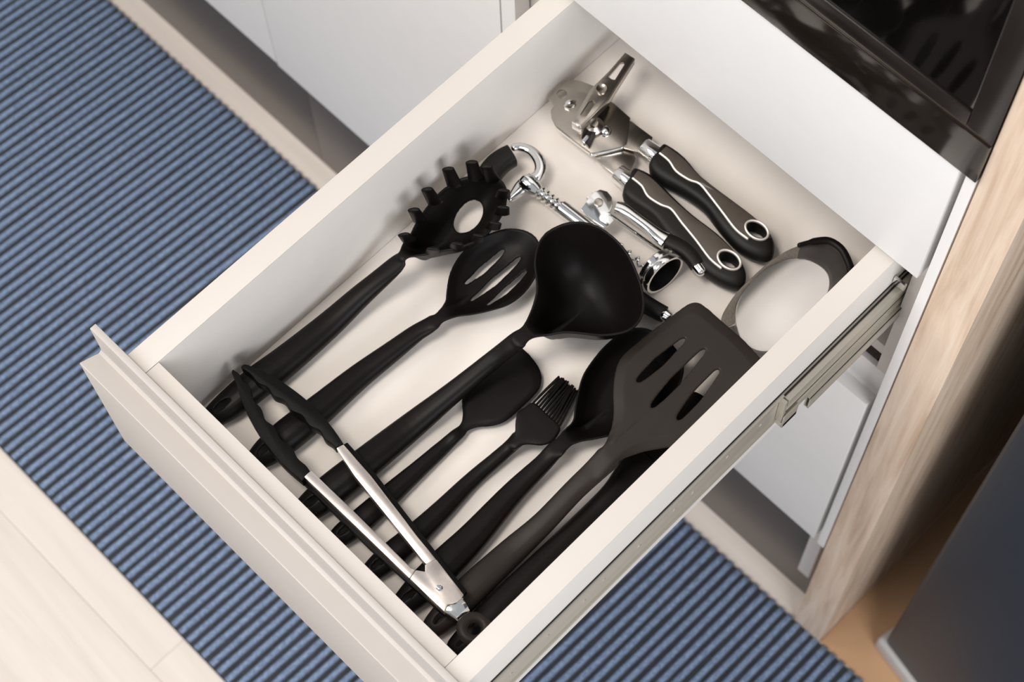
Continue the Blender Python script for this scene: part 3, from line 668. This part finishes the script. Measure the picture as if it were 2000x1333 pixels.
link('wing_tip', loft([(*S(1299, 615, -.107), .0055, .0045), (*S(1306, 620, -.107), .0050, .0042)], 14), M['chrome'], t)
# worm
p0 = S(1212, 484); p1 = S(1264, 524); n_ = (p1 - p0); Lw = n_.length; n_.normalize(); a1 = n_.orthogonal().normalized(); a2 = n_.cross(a1)
link('worm', tube([p0 + n_ * Lw * k / 60 + (a1 * math.cos(k / 60 * 2 * math.pi * 3.2) + a2 * math.sin(k / 60 * 2 * math.pi * 3.2)) * .0030 for k in range(61)], .0011, 8, n=1), M['chrome'], t)
bd = Vector((1, -.10, .10)).normalized(); b0 = P(1299, 538, ZF + .0215) - bd * .0150
k_ = .0150 / .0205
link('bell', lathe_me(b0, bd, [(h_ * k_, r_) for h_, r_ in [(.0205, .0178), (.0205, .0200), (.0190, .0206), (.0125, .0202), (.0105, .0190), (.0085, .0200), (.004, .0195), (.001, .0165), (0, .011), (0, .002)]], 40, False), M['chrome'], t)
link('bell_insert', lathe_me(b0, bd, [(.0140, .0176), (.0146, .0180), (.0130, .0165), (.004, .0140), (.0035, .002)], 40, False), M['silicone'], t)

# ---- oval strainer cup by the right wall
t = tool('strainer_cup', 'oval steel strainer cup with black rim clips beside the right drawer wall', 'strainer', 1530, 590)
disc = [(1470, 681), (1448, 662), (1440, 640), (1437, 618), (1440, 596), (1449, 575), (1464, 552), (1484, 532), (1512, 517), (1540, 508), (1562, 506), (1582, 510), (1603, 521), (1616, 535), (1620, 550), (1617, 570), (1600, 600), (1570, 640), (1530, 672), (1500, 686)]
outer = [(1450, 702), (1422, 678), (1410, 650), (1408, 622), (1420, 598), (1440, 570), (1466, 545), (1490, 523), (1518, 501), (1544, 486), (1570, 477), (1598, 471), (1620, 471), (1642, 485), (1655, 507), (1662, 532), (1655, 570), (1610, 640), (1545, 700), (1490, 715)]
zd_, zo_ = -.1175, -.092
cd3 = catmull([P(a, b, zd_) for a, b in disc], 3, True); co3 = catmull([P(a, b, zo_) for a, b in outer], 3, True)
def band(i0, i1, m, name, thick=.0014, parent=None, lift=0):
    bm = bmesh.new(); n = len(cd3); A = []; B = []; C_ = []
    for i in range(i0, i1 + 1):
        p, q = cd3[i % n], co3[i % n]; mid = p * .45 + q * .55; mid.z -= .004
        A.append(bm.verts.new(p + Vector((0, 0, lift)))); C_.append(bm.verts.new(mid + Vector((0, 0, lift)))); B.append(bm.verts.new(q + Vector((0, 0, lift))))
    for i in range(len(A) - 1):
        bm.faces.new((A[i], A[i + 1], C_[i + 1], C_[i])); bm.faces.new((C_[i], C_[i + 1], B[i + 1], B[i]))
    me = apply(bm_me(bm), [('SOLIDIFY', dict(thickness=thick, offset=0)), ('SUBSURF', dict(levels=1, render_levels=1))])
    return link(name, me, m, parent or t)
band(7, 31, M['mesh'], 'mesh_wall')
band(29, 48, M['brownplastic'], 'rim_clip', .003)
band(47, 67, M['brownplastic'], 'rim_clip', .003)
link('rim', loft([(*co3[i % len(co3)], .0034 if i > 31 else .0022, .0028) for i in range(29, 50)], 10, n=1), M['nylon'], t)
bm = bmesh.new(); vs = [bm.verts.new(p + Vector((0, 0, .0))) for p in cd3]; bm.faces.new(vs)
link('bottom_disc', poly_me(cd3, .0015, .0004), M['disc'], t)

# raise everything so that the room floor is at z = 0
for o in TOP: o.location.z += Z0
